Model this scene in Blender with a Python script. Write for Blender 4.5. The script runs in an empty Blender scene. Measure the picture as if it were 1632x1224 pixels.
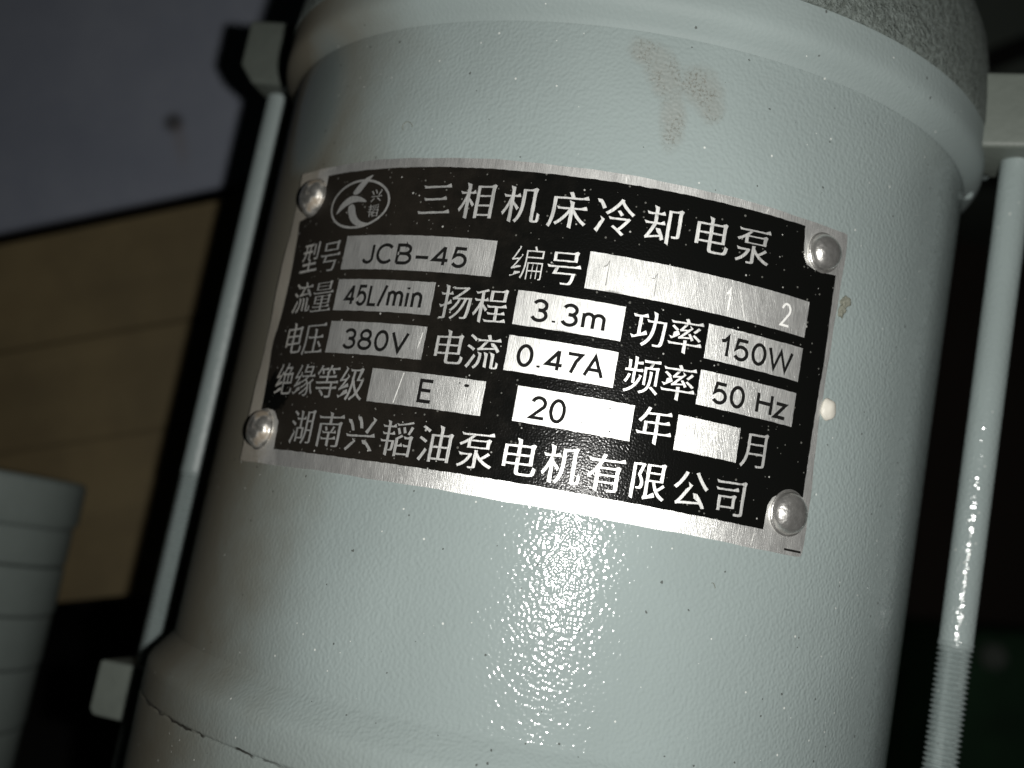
import bpy, bmesh, math, random
import numpy as np
from mathutils import Vector, Matrix
random.seed(7)
S = bpy.context.scene
COL = S.collection
R = 0.065                       # radius of the motor barrel in metres

# ------------------------------------------------------------------ camera
CAM = Vector((0.0, -3.3886 * R, 0.0))
RIGHT = Vector((0.98207356, 0.03129593, 0.18588191))
UP = Vector((-0.17894344, -0.15518639, 0.97154332))
FWD = Vector((-0.0592517, 0.98738936, 0.14680425))
cam = bpy.data.cameras.new('camera')
cam.sensor_width = 36.0
cam.lens = 1813.0 / 1632.0 * 36.0
cam.clip_start = 0.005
cam.clip_end = 20.0
cam.dof.use_dof = True
cam.dof.focus_distance = 0.158
cam.dof.aperture_fstop = 15.0
cam_ob = bpy.data.objects.new('camera', cam)
COL.objects.link(cam_ob)
M = Matrix((RIGHT, UP, -FWD)).transposed().to_4x4()
M.translation = CAM
cam_ob.matrix_world = M
S.camera = cam_ob

# ------------------------------------------------------------------ world: a dim indoor room
world = bpy.data.worlds.new('World')
S.world = world
world.use_nodes = True
wb = world.node_tree.nodes['Background']
wb.inputs['Color'].default_value = (0.75, 0.95, 0.85, 1)
wb.inputs['Strength'].default_value = 0.0035

# ------------------------------------------------------------------ the phone's flash, just right of the lens
fl = bpy.data.lights.new('flash', 'SPOT')
fl.energy = 1.5
fl.color = (1.0, 0.985, 0.95)
fl.shadow_soft_size = 0.0022
fl.spot_size = math.radians(112)
fl.spot_blend = 1.0
fl_ob = bpy.data.objects.new('flash', fl)
COL.objects.link(fl_ob)
ML = M.copy()
ML.translation = CAM + RIGHT * (0.25 * R) + UP * (0.02 * R)
fl_ob.matrix_world = ML

S.view_settings.view_transform = 'Standard'
S.view_settings.look = 'None'
S.view_settings.exposure = 0.0
S.view_settings.gamma = 1.0
S.cycles.use_denoising = True
S.cycles.max_bounces = 6

# ------------------------------------------------------------------ node helpers
class NT:
    def __init__(s, name):
        s.mat = bpy.data.materials.new(name)
        s.mat.use_nodes = True
        s.t = s.mat.node_tree
        s.b = s.t.nodes['Principled BSDF']
    def n(s, kind, **kw):
        d = s.t.nodes.new(kind)
        for k, v in kw.items():
            setattr(d, k, v)
        return d
    def put(s, sock, v):
        if v is None:
            return
        if isinstance(v, bpy.types.NodeSocket):
            s.t.links.new(v, sock)
        elif isinstance(v, tuple) and len(v) == 3 and sock.type == 'RGBA':
            sock.default_value = (*v, 1)
        else:
            sock.default_value = v
    def m(s, op, a, b=None, c=None, clamp=False):
        d = s.n('ShaderNodeMath', operation=op, use_clamp=clamp)
        for i, v in enumerate((a, b, c)):
            s.put(d.inputs[i], v)
        return d.outputs[0]
    def ramp(s, v, a, b, lo=0.0, hi=1.0):          # smoothstep a..b -> lo..hi
        d = s.n('ShaderNodeMapRange', interpolation_type='SMOOTHSTEP')
        s.put(d.inputs['Value'], v)
        if a > b:
            a, b, lo, hi = b, a, hi, lo
        for k, x in (('From Min', a), ('From Max', b), ('To Min', lo), ('To Max', hi)):
            d.inputs[k].default_value = x
        return d.outputs[0]
    def mix(s, f, a, b):
        d = s.n('ShaderNodeMix', data_type='RGBA')
        s.put(d.inputs['Factor'], f)
        s.put(d.inputs[6], a)
        s.put(d.inputs[7], b)
        return d.outputs[2]
    def noise(s, vec, scale, detail=2.0, rough=0.5):
        d = s.n('ShaderNodeTexNoise')
        s.put(d.inputs['Vector'], vec)
        d.inputs['Scale'].default_value = scale
        d.inputs['Detail'].default_value = detail
        d.inputs['Roughness'].default_value = rough
        return d.outputs['Fac']
    def voro(s, vec, scale, out='Distance'):
        d = s.n('ShaderNodeTexVoronoi')
        s.put(d.inputs['Vector'], vec)
        d.inputs['Scale'].default_value = scale
        return d.outputs[out]
    def obj(s):
        return s.n('ShaderNodeTexCoord').outputs['Object']
    def uv(s):
        return s.n('ShaderNodeTexCoord').outputs['UV']
    def xyz(s, v):
        d = s.n('ShaderNodeSeparateXYZ')
        s.put(d.inputs[0], v)
        return d.outputs
    def vec(s, x, y, z):
        d = s.n('ShaderNodeCombineXYZ')
        for i, v in enumerate((x, y, z)):
            s.put(d.inputs[i], v)
        return d.outputs[0]
    def bump(s, h, dist, strength=1.0, normal=None):
        d = s.n('ShaderNodeBump')
        s.put(d.inputs['Height'], h)
        d.inputs['Distance'].default_value = dist
        d.inputs['Strength'].default_value = strength
        s.put(d.inputs['Normal'], normal)
        return d.outputs[0]
    def specks(s, vec, scale, size, keep):
        """small round spots in a few cells of a voronoi"""
        d = s.n('ShaderNodeTexVoronoi')
        s.put(d.inputs['Vector'], vec)
        d.inputs['Scale'].default_value = scale
        c = s.xyz(d.outputs['Color'])
        sel = s.m('LESS_THAN', c[0], keep)
        rad = s.m('MULTIPLY', c[1], size)
        return s.m('MULTIPLY', sel, s.m('LESS_THAN', d.outputs['Distance'], rad))
    def set(s, **kw):
        names = dict(color='Base Color', rough='Roughness', metal='Metallic', normal='Normal', spec='Specular IOR Level', aniso='Anisotropic')
        for k, v in kw.items():
            s.put(s.b.inputs[names[k]], v)
        return s.mat

PAINT = (0.272, 0.322, 0.316)
DUST_SHADE = (0.135, 0.12, 0.085)  # dust brown, deepened to put the left side's shade into the colour

def mat_paint(name, dusty=True, fine=1.0, tone=PAINT, rough=0.11, relief=1.0, spec=0.5):
    k = NT(name)
    o = k.obj()
    x, y, z = k.xyz(o)
    phi = k.m('ARCTAN2', x, k.m('MULTIPLY', y, -1.0))
    cyl = k.vec(k.m('MULTIPLY', phi, R), 0.0, z)
    # slight unevenness of the sprayed coat
    n1 = k.noise(o, 28.0, 3.0)
    col = k.mix(k.ramp(n1, 0.3, 0.7), tuple(c * 0.93 for c in tone), tuple(c * 1.05 for c in tone))
    rgh = rough
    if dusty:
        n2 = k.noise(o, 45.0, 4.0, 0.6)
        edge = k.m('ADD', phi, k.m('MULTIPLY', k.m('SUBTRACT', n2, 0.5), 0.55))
        dm = k.ramp(edge, -0.42, -1.02, 0.0, 0.92)  # real dust, spread wider so the colour also carries light falloff leftward
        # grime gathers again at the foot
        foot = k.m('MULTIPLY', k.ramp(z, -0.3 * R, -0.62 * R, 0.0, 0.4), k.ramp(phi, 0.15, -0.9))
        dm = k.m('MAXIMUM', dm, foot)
        # a wiped patch high on the left, where the dust is gone and a dark oily film is left
        wx = k.m('DIVIDE', k.m('ADD', phi, 0.93), 0.13)
        wz = k.m('DIVIDE', k.m('SUBTRACT', z, 1.06 * R), 0.17 * R)
        wd = k.m('ADD', k.m('POWER', wx, 2.0), k.m('POWER', wz, 2.0))
        wd = k.m('ADD', wd, k.m('MULTIPLY', k.m('SUBTRACT', n2, 0.5), 2.2))
        wipe = k.ramp(wd, 1.7, 0.3)
        dm = k.m('MULTIPLY', dm, k.m('SUBTRACT', 1.0, k.m('MULTIPLY', wipe, 0.8)))
        col = k.mix(k.m('MULTIPLY', wipe, 0.55), col, (0.10, 0.13, 0.13))
        col = k.mix(dm, col, DUST_SHADE)
        # the brown rubbed-on smudge above the plate: two clumps of speckles
        def clump(p0, z0, a, b, tilt):
            dx = k.m('SUBTRACT', k.m('MULTIPLY', phi, R), p0)
            dz = k.m('SUBTRACT', z, z0)
            u = k.m('ADD', k.m('MULTIPLY', dx, math.cos(tilt)), k.m('MULTIPLY', dz, math.sin(tilt)))
            w = k.m('SUBTRACT', k.m('MULTIPLY', dz, math.cos(tilt)), k.m('MULTIPLY', dx, math.sin(tilt)))
            return k.m('ADD', k.m('POWER', k.m('DIVIDE', u, a), 2.0), k.m('POWER', k.m('DIVIDE', w, b), 2.0))
        dd = None
        for c in SMUDGE:
            e = clump(*c)
            dd = e if dd is None else k.m('MINIMUM', dd, e)
        n3 = k.noise(cyl, 420.0, 3.0, 0.7)
        n4 = k.noise(cyl, 2300.0, 2.0, 0.7)
        dd = k.m('ADD', dd, k.m('MULTIPLY', k.m('SUBTRACT', n3, 0.5), 2.2))
        soft = k.ramp(dd, 2.4, 0.0)
        col = k.mix(k.m('MULTIPLY', soft, 0.42), col, (0.205, 0.205, 0.18))
        hard = k.m('MULTIPLY', k.m('MULTIPLY', soft, k.ramp(k.noise(cyl, 260.0, 2.0), 0.4, 0.6, 0.1, 1.0)), k.ramp(n4, 0.5, 0.62))
        col = k.mix(k.m('MULTIPLY', hard, 0.62), col, (0.10, 0.088, 0.065))
        rgh = k.m('ADD', rough, k.m('ADD', k.m('MULTIPLY', dm, 0.45), k.m('MULTIPLY', soft, 0.35)))
    dark = k.specks(k.vec(k.m('ADD', x, k.m('MULTIPLY', k.noise(o, 1500.0), 0.0006)), y, k.m('ADD', z, k.m('MULTIPLY', k.noise(o, 1700.0), 0.0006))), 700.0, 0.15, 0.2)
    col = k.mix(k.m('MULTIPLY', dark, 0.75), col, (0.05, 0.05, 0.045))
    pale = k.specks(o, 800.0, 0.14, 0.15)
    col = k.mix(k.m('MULTIPLY', pale, 0.7), col, (0.7, 0.72, 0.68))
    # broken hairline crack round the foot
    if dusty:
        cz = k.m('ABSOLUTE', k.m('ADD', k.m('SUBTRACT', z, CRACK_Z), k.m('MULTIPLY', k.m('SUBTRACT', k.noise(o, 300.0, 2.0), 0.5), 0.0012)))
        cm = k.m('MULTIPLY', k.ramp(cz, 0.00022, 0.00010), k.ramp(k.noise(o, 230.0, 1.0), 0.40, 0.5))
        cm = k.m('MULTIPLY', cm, k.m('MULTIPLY', k.ramp(phi, -1.2, -1.0), k.ramp(phi, -0.35, -0.6)))
        col = k.mix(k.m('MULTIPLY', cm, 0.9), col, (0.02, 0.018, 0.015))
    # orange peel of the paint
    v = k.noise(o, 1900.0 * fine, 0.0, 0.5)
    if dusty:
        v = k.m('MULTIPLY', k.m('SUBTRACT', v, 0.5), k.m('SUBTRACT', 1.0, k.m('MULTIPLY', k.ramp(phi, -0.15, -0.9), 0.75)))
    v2 = k.noise(o, 260.0, 2.0, 0.5)
    lump = k.specks(o, 150.0, 0.16, 0.07)
    nb = k.bump(v, 0.000102 * relief, 1.0)
    nb = k.bump(v2, 0.00002, 1.0, nb)
    nb = k.bump(lump, 0.00006, 0.5, nb)
    return k.set(color=col, rough=rgh, normal=nb, spec=spec)

def mat_cast(name):
    k = NT(name)
    o = k.obj()
    a = k.noise(o, 1300.0, 4.0, 0.7)
    b = k.noise(o, 330.0, 3.0, 0.6)
    col = k.mix(k.ramp(a, 0.35, 0.65), (0.105, 0.122, 0.11), (0.19, 0.22, 0.205))
    nb = k.bump(k.m('ADD', a, b), 0.0008, 1.0)
    return k.set(color=col, rough=0.7, normal=nb, spec=0.3)

def mat_metal(name, base=0.84, rough=0.43, dusty=True, streak=1.0):
    """bare brushed aluminium; uv is in millimetres on the plate"""
    k = NT(name)
    u, v, _ = k.xyz(k.uv())
    brush = k.noise(k.vec(k.m('MULTIPLY', u, 9.0), k.m('MULTIPLY', v, 0.35), 0.0), 1.0, 3.0, 0.6)
    ud = k.m('ADD', u, k.m('MULTIPLY', v, 0.35))
    diag = k.noise(k.vec(k.m('MULTIPLY', ud, 7.0), k.m('MULTIPLY', v, 0.22), 3.0), 1.0, 3.0, 0.7)
    wide = k.noise(k.vec(k.m('MULTIPLY', u, 0.5), k.m('MULTIPLY', v, 0.2), 7.0), 1.0, 2.0)
    scr = k.m('MULTIPLY', k.ramp(diag, 0.58, 0.68), k.ramp(u, -20.0, 20.0, 0.15, 1.0))
    tone = k.mix(k.ramp(brush, 0.3, 0.7), (base * 0.72, base * 0.73, base * 0.71), (base * 1.1, base * 1.1, base * 1.07))
    tone = k.mix(k.m('MULTIPLY', scr, 1.0), tone, (0.97, 0.97, 0.95))
    rg = k.m('ADD', rough, k.m('MULTIPLY', k.m('SUBTRACT', wide, 0.5), 0.25))
    met = 0.8
    if dusty:
        n = k.noise(k.uv(), 0.5, 3.0, 0.6)
        e = k.m('ADD', u, k.m('MULTIPLY', k.m('SUBTRACT', n, 0.5), 10.0))
        d = k.ramp(e, -36.0, -45.0, 0.0, 0.85)
        tone = k.mix(d, tone, (0.2, 0.175, 0.13))
        met = k.m('SUBTRACT', 0.8, k.m('MULTIPLY', d, 0.75))
        rg = k.m('ADD', rg, k.m('MULTIPLY', d, 0.3))
    h = k.m('ADD', k.m('MULTIPLY', brush, 0.9), diag)
    nb = k.bump(h, 0.00004 * streak, 1.0)
    return k.set(color=tone, rough=rg, metal=met, normal=nb)

def mat_enamel(name):
    k = NT(name)
    uvv = k.uv()
    u, v, _ = k.xyz(uvv)
    n = k.noise(uvv, 0.35, 3.0, 0.6)
    e = k.m('ADD', u, k.m('MULTIPLY', k.m('SUBTRACT', n, 0.5), 30.0))
    d = k.ramp(e, 8.0, -30.0, 0.0, 0.9)
    # a wiped, darker patch beside the lower left rivet
    cx = k.m('DIVIDE', k.m('ADD', u, 41.5), 4.2)
    cv = k.m('DIVIDE', k.m('ADD', v, 13.0), 3.4)
    q = k.m('ADD', k.m('POWER', cx, 2.0), k.m('POWER', cv, 2.0))
    q = k.m('ADD', q, k.m('MULTIPLY', k.m('SUBTRACT', k.noise(uvv, 0.9, 3.0), 0.5), 2.0))
    d = k.m('MULTIPLY', d, k.ramp(q, 0.5, 1.3))
    grain = k.noise(uvv, 5.0, 3.0, 0.7)
    d = k.m('MULTIPLY', d, k.ramp(grain, 0.25, 0.75, 0.55, 1.0))
    col = k.mix(d, (0.004, 0.0042, 0.0038), (0.021, 0.0175, 0.0135))
    sp = k.specks(uvv, 1.5, 0.26, 0.30)
    col = k.mix(k.m('MULTIPLY', sp, 0.35), col, (0.3, 0.3, 0.27))
    sp2 = k.specks(uvv, 0.8, 0.14, 0.30)
    col = k.mix(k.m('MULTIPLY', sp2, 0.7), col, (0.5, 0.5, 0.47))
    nb = k.bump(k.noise(uvv, 3.4, 1.0), 0.00004, 1.0)
    rg = k.m('ADD', 0.2, k.m('MULTIPLY', d, 0.4))
    return k.set(color=col, rough=rg, normal=nb, spec=0.18)

def mat_plain(name, col, rough=0.5, metal=0.0, var=0.15, scale=200.0, bumpd=0.0, spec=0.5):
    k = NT(name)
    n = k.noise(k.obj(), scale, 3.0, 0.6)
    c = k.mix(n, tuple(x * (1 - var) for x in col), tuple(x * (1 + var) for x in col))
    nb = k.bump(n, bumpd) if bumpd else None
    return k.set(color=c, rough=rough, metal=metal, normal=nb, spec=spec)

def mat_wood(name):
    k = NT(name)
    o = k.obj()
    x, y, z = k.xyz(o)
    g = k.noise(k.vec(k.m('MULTIPLY', x, 5.0), k.m('MULTIPLY', y, 5.0), k.m('MULTIPLY', z, 90.0)), 1.0, 4.0, 0.6)
    b = k.noise(o, 14.0, 2.0)
    c = k.mix(g, (0.13, 0.098, 0.048), (0.20, 0.155, 0.078))
    c = k.mix(k.ramp(k.noise(o, 26.0, 4.0, 0.65), 0.35, 0.7, 0.0, 0.55), c, (0.085, 0.062, 0.032))
    c = k.mix(k.ramp(b, 0.4, 0.75, 0.0, 0.35), c, (0.11, 0.092, 0.05))
    return k.set(color=c, rough=0.6, spec=0.3, normal=k.bump(g, 0.0003))

def mat_sheet(name):
    k = NT(name)
    o = k.obj()
    n = k.ramp(k.noise(o, 14.0, 5.0, 0.65), 0.25, 0.75)
    c = k.mix(n, (0.19, 0.21, 0.262), (0.26, 0.28, 0.328))
    x, y, z = k.xyz(o)
    # a small dark fixing hole with a faint rust run below it
    dx = k.m('SUBTRACT', x, SPOT[0]); dz = k.m('SUBTRACT', z, SPOT[1])
    d = k.m('SQRT', k.m('ADD', k.m('POWER', dx, 2.0), k.m('POWER', dz, 2.0)))
    c = k.mix(k.ramp(d, 0.0048, 0.0012, 0.0, 0.8), c, (0.03, 0.028, 0.025))
    run = k.m('MULTIPLY', k.ramp(k.m('ABSOLUTE', k.m('ADD', dx, -0.0012)), 0.004, 0.0, 0.0, 1.0), k.m('MULTIPLY', k.ramp(dz, -0.022, -0.004), k.ramp(dz, 0.001, -0.002)))
    c = k.mix(k.m('MULTIPLY', run, 0.3), c, (0.16, 0.12, 0.09))
    return k.set(color=c, rough=0.55, spec=0.3)

def mat_tarnish(name):
    k = NT(name)
    o = k.obj()
    n = k.noise(o, 900.0, 3.0, 0.6)
    p = k.noise(o, 380.0, 2.0, 0.5)
    t = k.ramp(p, 0.5, 0.66)
    c = k.mix(k.ramp(n, 0.3, 0.7), (0.36, 0.35, 0.32), (0.78, 0.77, 0.73))
    c = k.mix(k.m('MULTIPLY', t, 0.8), c, (0.20, 0.15, 0.095))
    return k.set(color=c, rough=k.m('ADD', 0.33, k.m('MULTIPLY', t, 0.35)), metal=k.m('SUBTRACT', 0.85, k.m('MULTIPLY', t, 0.5)), normal=k.bump(n, 0.00012))

# ------------------------------------------------------------------ mesh helpers
def link(name, me, mats, parent=None, loc=None):
    ob = bpy.data.objects.new(name, me)
    COL.objects.link(ob)
    for m in (mats if isinstance(mats, (list, tuple)) else [mats]):
        if m.name not in [x.name for x in me.materials if x]:
            me.materials.append(m)
    if parent is not None:
        ob.parent = parent
    if loc is not None:
        ob.location = loc
    return ob

def tag(ob, label, cat=None, group=None, kind=None):
    if label: ob['label'] = label
    if cat: ob['category'] = cat
    if group: ob['group'] = group
    if kind: ob['kind'] = kind
    return ob

def empty(name, loc):
    ob = bpy.data.objects.new(name, None)
    ob.empty_display_size = 0.01
    COL.objects.link(ob)
    ob.location = loc
    return ob

def finish(bm, name, sharp=35.0):
    bmesh.ops.recalc_face_normals(bm, faces=bm.faces)
    for f in bm.faces: f.smooth = True
    lim = math.radians(sharp)
    for e in bm.edges:
        if len(e.link_faces) == 2 and e.calc_face_angle(0) > lim:
            e.smooth = False
    me = bpy.data.meshes.new(name)
    bm.to_mesh(me); bm.free()
    return me

def lathe(name, prof, seg=160, sharp=35.0, wob=None):
    """prof: (radius, z) pairs, axis z through the origin"""
    bm = bmesh.new()
    rings = []
    for r, z in prof:
        if r < 1e-7:
            rings.append([bm.verts.new((0, 0, z))])
        else:
            ring = []
            for i in range(seg):
                a = 2 * math.pi * i / seg
                rr, zz = (r, z) if wob is None else wob(r, z, a)
                ring.append(bm.verts.new((rr * math.cos(a), rr * math.sin(a), zz)))
            rings.append(ring)
    for A, B in zip(rings, rings[1:]):
        for i in range(seg):
            j = (i + 1) % seg
            if len(A) == 1 and len(B) == 1: continue
            if len(A) == 1: bm.faces.new((A[0], B[i], B[j]))
            elif len(B) == 1: bm.faces.new((A[i], A[j], B[0]))
            else: bm.faces.new((A[i], A[j], B[j], B[i]))
    return finish(bm, name, sharp)

def thread_mesh(name, r, depth, pitch, z0, z1, seg=28, per=6):
    bm = bmesh.new()
    n = int((z1 - z0) / pitch * per)
    rings = []
    for k in range(n + 1):
        z = z0 + (z1 - z0) * k / n
        ring = []
        for i in range(seg):
            a = 2 * math.pi * i / seg
            t = (z / pitch + i / seg) % 1.0
            d = abs(2 * t - 1)                       # 0..1 crest to root
            fade = min(1.0, (z1 - z) / (2 * pitch))
            rr = r - depth * min(1, max(0, d * 1.3 - .15)) * fade
            ring.append(bm.verts.new((rr * math.cos(a), rr * math.sin(a), z)))
        rings.append(ring)
    for A, B in zip(rings, rings[1:]):
        for i in range(seg):
            j = (i + 1) % seg
            bm.faces.new((A[i], A[j], B[j], B[i]))
    return finish(bm, name, 70)

def prism(name, poly, axis_dir, z_dir_len, bevel=0.0, seg=3):
    """extrude a closed 3D polygon by a vector"""
    bm = bmesh.new()
    vs = [bm.verts.new(p) for p in poly]
    f = bm.faces.new(vs)
    ext = bmesh.ops.extrude_face_region(bm, geom=[f])
    bmesh.ops.translate(bm, vec=axis_dir * z_dir_len, verts=[v for v in ext['geom'] if isinstance(v, bmesh.types.BMVert)])
    if bevel:
        bmesh.ops.bevel(bm, geom=bm.edges[:], offset=bevel, segments=seg, affect='EDGES', profile=0.6)
    return finish(bm, name, 50)

def box(name, lo, hi, bevel=0.0, seg=2):
    bm = bmesh.new()
    bmesh.ops.create_cube(bm, size=1.0)
    for v in bm.verts:
        v.co = Vector([lo[i] + (v.co[i] + .5) * (hi[i] - lo[i]) for i in range(3)])
    if bevel:
        bmesh.ops.bevel(bm, geom=bm.edges[:], offset=bevel, segments=seg, affect='EDGES', profile=0.6)
    return finish(bm, name, 50)

def blob(name, radius, scale, seed=1, rough=0.15):
    rnd = random.Random(seed)
    bm = bmesh.new()
    bmesh.ops.create_icosphere(bm, subdivisions=3, radius=1.0)
    ph = [rnd.uniform(0, 6.28) for _ in range(6)]
    for v in bm.verts:
        c = v.co
        k = 1 + rough * (math.sin(3 * c.x + ph[0]) * math.sin(4 * c.y + ph[1]) + .6 * math.sin(6 * c.z + ph[2] + 4 * c.x))
        v.co = Vector((c.x * scale[0], c.y * scale[1], c.z * scale[2])) * radius * k
    return finish(bm, name, 80)

# ------------------------------------------------------------------ materials
SMUDGE = [(0.0006, 0.0742, 0.0022, 0.0016, -0.5), (0.0038, 0.0715, 0.0040, 0.0021, -1.0), (0.0096, 0.0703, 0.0031, 0.0026, -0.8), (0.0062, 0.0655, 0.0016, 0.0042, 0.1), (0.0115, 0.0680, 0.0016, 0.0020, 0.0)]
CRACK_Z = -0.515 * R
SPOT = (-0.114 * 0.065, 0.38 * 0.065)
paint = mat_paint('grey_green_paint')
paint_rod = mat_paint('grey_paint_on_rods', dusty=False, fine=1.0)
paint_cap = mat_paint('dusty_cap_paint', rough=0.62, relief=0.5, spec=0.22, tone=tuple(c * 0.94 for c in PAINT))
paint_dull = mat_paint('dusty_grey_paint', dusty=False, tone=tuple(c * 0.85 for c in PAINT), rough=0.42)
cast = mat_cast('rough_cast_paint')
alu = mat_metal('brushed_aluminium')
alu_text = mat_metal('etched_aluminium', base=0.82, rough=0.5, streak=0.6)
rivet_m = mat_plain('rivet_aluminium', (0.74, 0.73, 0.70), 0.31, 0.88, 0.45, 620.0, 0.00018)
tarnish = mat_tarnish('tarnished_rivet')
enamel = mat_enamel('black_enamel')
ink = mat_plain('black_ink', (0.008, 0.008, 0.0075), 0.7, 0.0, 0.2, 900, spec=0.1)
stamp_m = mat_plain('stamped_metal', (0.86, 0.86, 0.83), 0.7, 0.2, 0.1, 900)
stampdark = mat_plain('stamped_shadow', (0.25, 0.25, 0.24), 0.6, 0.5, 0.3, 900)
white_m = mat_plain('dried_white_paint', (0.62, 0.60, 0.53), 0.5, 0, 0.08, 500, 0.0001)
crust_m = mat_plain('grey_green_crust', (0.17, 0.175, 0.14), 0.85, 0, 0.5, 1800, 0.00015)
wood = mat_wood('board_wood')
sheet = mat_sheet('blue_grey_sheet')
lug_dark = mat_plain('dark_grey_lug_paint', (0.14, 0.16, 0.14), 0.5, 0, 0.12, 300, 0.0002)  # lug paint, a darker grey than the barrel's
lug_darker = mat_plain('darker_grey_lug_paint', (0.085, 0.098, 0.085), 0.6, 0, 0.12, 300, 0.0002)  # still darker grey, for the upper left lug
cast2 = mat_plain('grey_ribbed_paint', (0.175, 0.205, 0.192), 0.36, 0, 0.08, 260, 0.0001)
dark_wall = mat_plain('dark_brown_wall', (0.06, 0.046, 0.036), 0.9, 0, 0.3, 6)
dark_floor = mat_plain('black_bench_top', (0.018, 0.017, 0.015), 0.75, 0, 0.3, 40)
green_m = mat_plain('dark_green_paint', (0.02, 0.075, 0.03), 0.7, 0, 0.95, 22)
olive_m = mat_plain('olive_grey_paint', (0.19, 0.22, 0.19), 0.7, 0, 0.2, 20)

# ------------------------------------------------------------------ setting
ZB = -1.75 * R                                    # bench top the motor stands on
tag(link('bench_top', box('bench_top', (-0.9, -0.5, ZB - 0.03), (0.9, 0.80, ZB)), dark_floor), 'black worn bench top under the motor', kind='structure')
tag(link('back_wall', box('back_wall', (-2.0, 0.82, -0.8), (2.0, 0.86, 1.6)), dark_wall), 'dark brown wall far behind', kind='structure')

# ------------------------------------------------------------------ motor
motor = empty('electric_motor', (0, 0, ZB))
tag(motor, 'large pale grey painted coolant pump motor standing upright with a black nameplate and tie rods', 'motor')
OFF = (0, 0, -ZB)
def part(name, me, mat, parent=None):
    return link(name, me, mat, parent or motor, OFF if parent is None else None)

RB = R * 0.9985
def arc_prof(c, r, a0, a1, n):
    return [(c[0] + r * math.cos(math.radians(a0 + (a1 - a0) * i / n)), c[1] + r * math.sin(math.radians(a0 + (a1 - a0) * i / n))) for i in range(n + 1)]
# barrel
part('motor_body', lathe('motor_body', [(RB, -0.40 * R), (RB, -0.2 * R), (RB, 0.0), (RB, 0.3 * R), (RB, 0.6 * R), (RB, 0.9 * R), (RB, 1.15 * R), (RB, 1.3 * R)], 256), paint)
# flange at the foot
fr = 1.052 * R
fp = [(RB + 0.00005, -0.358 * R), (1.0015 * R, -0.366 * R), (1.008 * R, -0.377 * R), (1.041 * R, -0.419 * R), (1.0475 * R, -0.430 * R), (1.051 * R, -0.440 * R), (fr, -0.452 * R), (fr, -0.508 * R), (fr - 0.00005, -0.512 * R), (fr - 0.00022, -0.5145 * R), (fr - 0.00022, -0.516 * R), (fr - 0.00005, -0.518 * R), (fr, -0.522 * R), (fr * 0.999, -0.60 * R), (fr * 0.998, -0.69 * R), (fr * 0.99, -1.0 * R), (fr * 0.985, -1.4 * R), (fr * 1.1, -1.45 * R), (fr * 1.1, -1.75 * R), (0, -1.75 * R)]
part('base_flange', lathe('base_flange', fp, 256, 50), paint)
# bearing cap: smooth turned band
def capwob(r, z, a):
    return r, z + 0.018 * R * math.cos(a - math.radians(60))
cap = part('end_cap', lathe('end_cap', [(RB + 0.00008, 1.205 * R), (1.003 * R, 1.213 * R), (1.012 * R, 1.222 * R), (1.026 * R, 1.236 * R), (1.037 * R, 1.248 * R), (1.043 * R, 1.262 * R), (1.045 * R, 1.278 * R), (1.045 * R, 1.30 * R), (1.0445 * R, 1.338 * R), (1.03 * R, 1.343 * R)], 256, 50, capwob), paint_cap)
def castwob(r, z, a):
    h = math.sin(a * 61 + 3) * math.sin(a * 37) + 0.6 * math.sin(a * 143 + 1)
    k = 1.0 if z < 1.345 * R else 0.0
    return r, z + 0.018 * R * math.cos(a - math.radians(60)) + 0.004 * R * h * k
part('cast_cover', lathe('cast_cover', [(1.03 * R, 1.338 * R), (1.044 * R, 1.341 * R), (1.0465 * R, 1.35 * R), (1.042 * R, 1.42 * R), (1.033 * R, 1.51 * R), (1.017 * R, 1.607 * R), (0.98 * R, 1.70 * R), (0.93 * R, 1.785 * R), (0.86 * R, 1.86 * R), (0.74 * R, 1.93 * R), (0.5 * R, 1.98 * R), (0, 2.0 * R)], 300, 60, castwob), cast)

# lugs and tie rods
def radial(az):                                    # az measured from the camera side, positive to the right
    return Vector((math.sin(az), -math.cos(az), 0)), Vector((math.cos(az), math.sin(az), 0))
RODS = [('right', Vector((1.0535, -0.4, 0)) * R, 0.0428), ('left', Vector((-1.150, 0.18, 0)) * R, 0.0428)]
def lug_mesh(c, z0, z1, r_in, r_out, hw, chamfer):
    rd = c.normalized(); tg = Vector((-rd.y, rd.x, 0))
    P = lambda r, z: rd * r * R - tg * hw * R + Vector((0, 0, z * R))
    poly = [P(r_in, z1), P(r_out, z1 - 0.01), P(r_out, z0 + chamfer * .6), P(r_out - chamfer * .5, z0), P(r_in, z0)]
    return prism('lug', poly, tg, 2 * hw * R, 0.0009, 3)
cr = RODS[0][1]; cl = RODS[1][1]
part('lug', lug_mesh(cr, 1.285, 1.50, 0.9, 1.36, 0.115, 0.12), lug_dark)
part('lug', lug_mesh(cl, 1.335, 1.56, 0.9, 1.275, 0.115, 0.10), lug_darker)
part('lug', lug_mesh(cl, -0.70, -0.525, 0.9, 1.28, 0.10, 0.03), lug_dark)
part('lug', lug_mesh(cr, -0.70, -0.525, 0.9, 1.28, 0.10, 0.03), lug_dark)
def rod_mesh(c, r, z0, z1):
    me = lathe('tie_rod', [(0, z0 * R), (r * R, z0 * R), (r * R, 0.2 * R), (r * R, 0.6 * R), (r * R, z1 * R), (0, z1 * R)], 40, 40)
    return me
ZT = -0.012
for (nm, c, r), zt, ztop in zip(RODS, (ZT, 0.07), (1.45, 1.5)):
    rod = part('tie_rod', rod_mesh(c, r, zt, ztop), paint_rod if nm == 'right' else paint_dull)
    rod.location = (c.x, c.y, -ZB)
    th = link('thread', thread_mesh('thread', r * R * 1.05, 0.00062, 0.00085, -0.9 * R, zt * R + 0.0006), paint_dull, rod)
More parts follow.
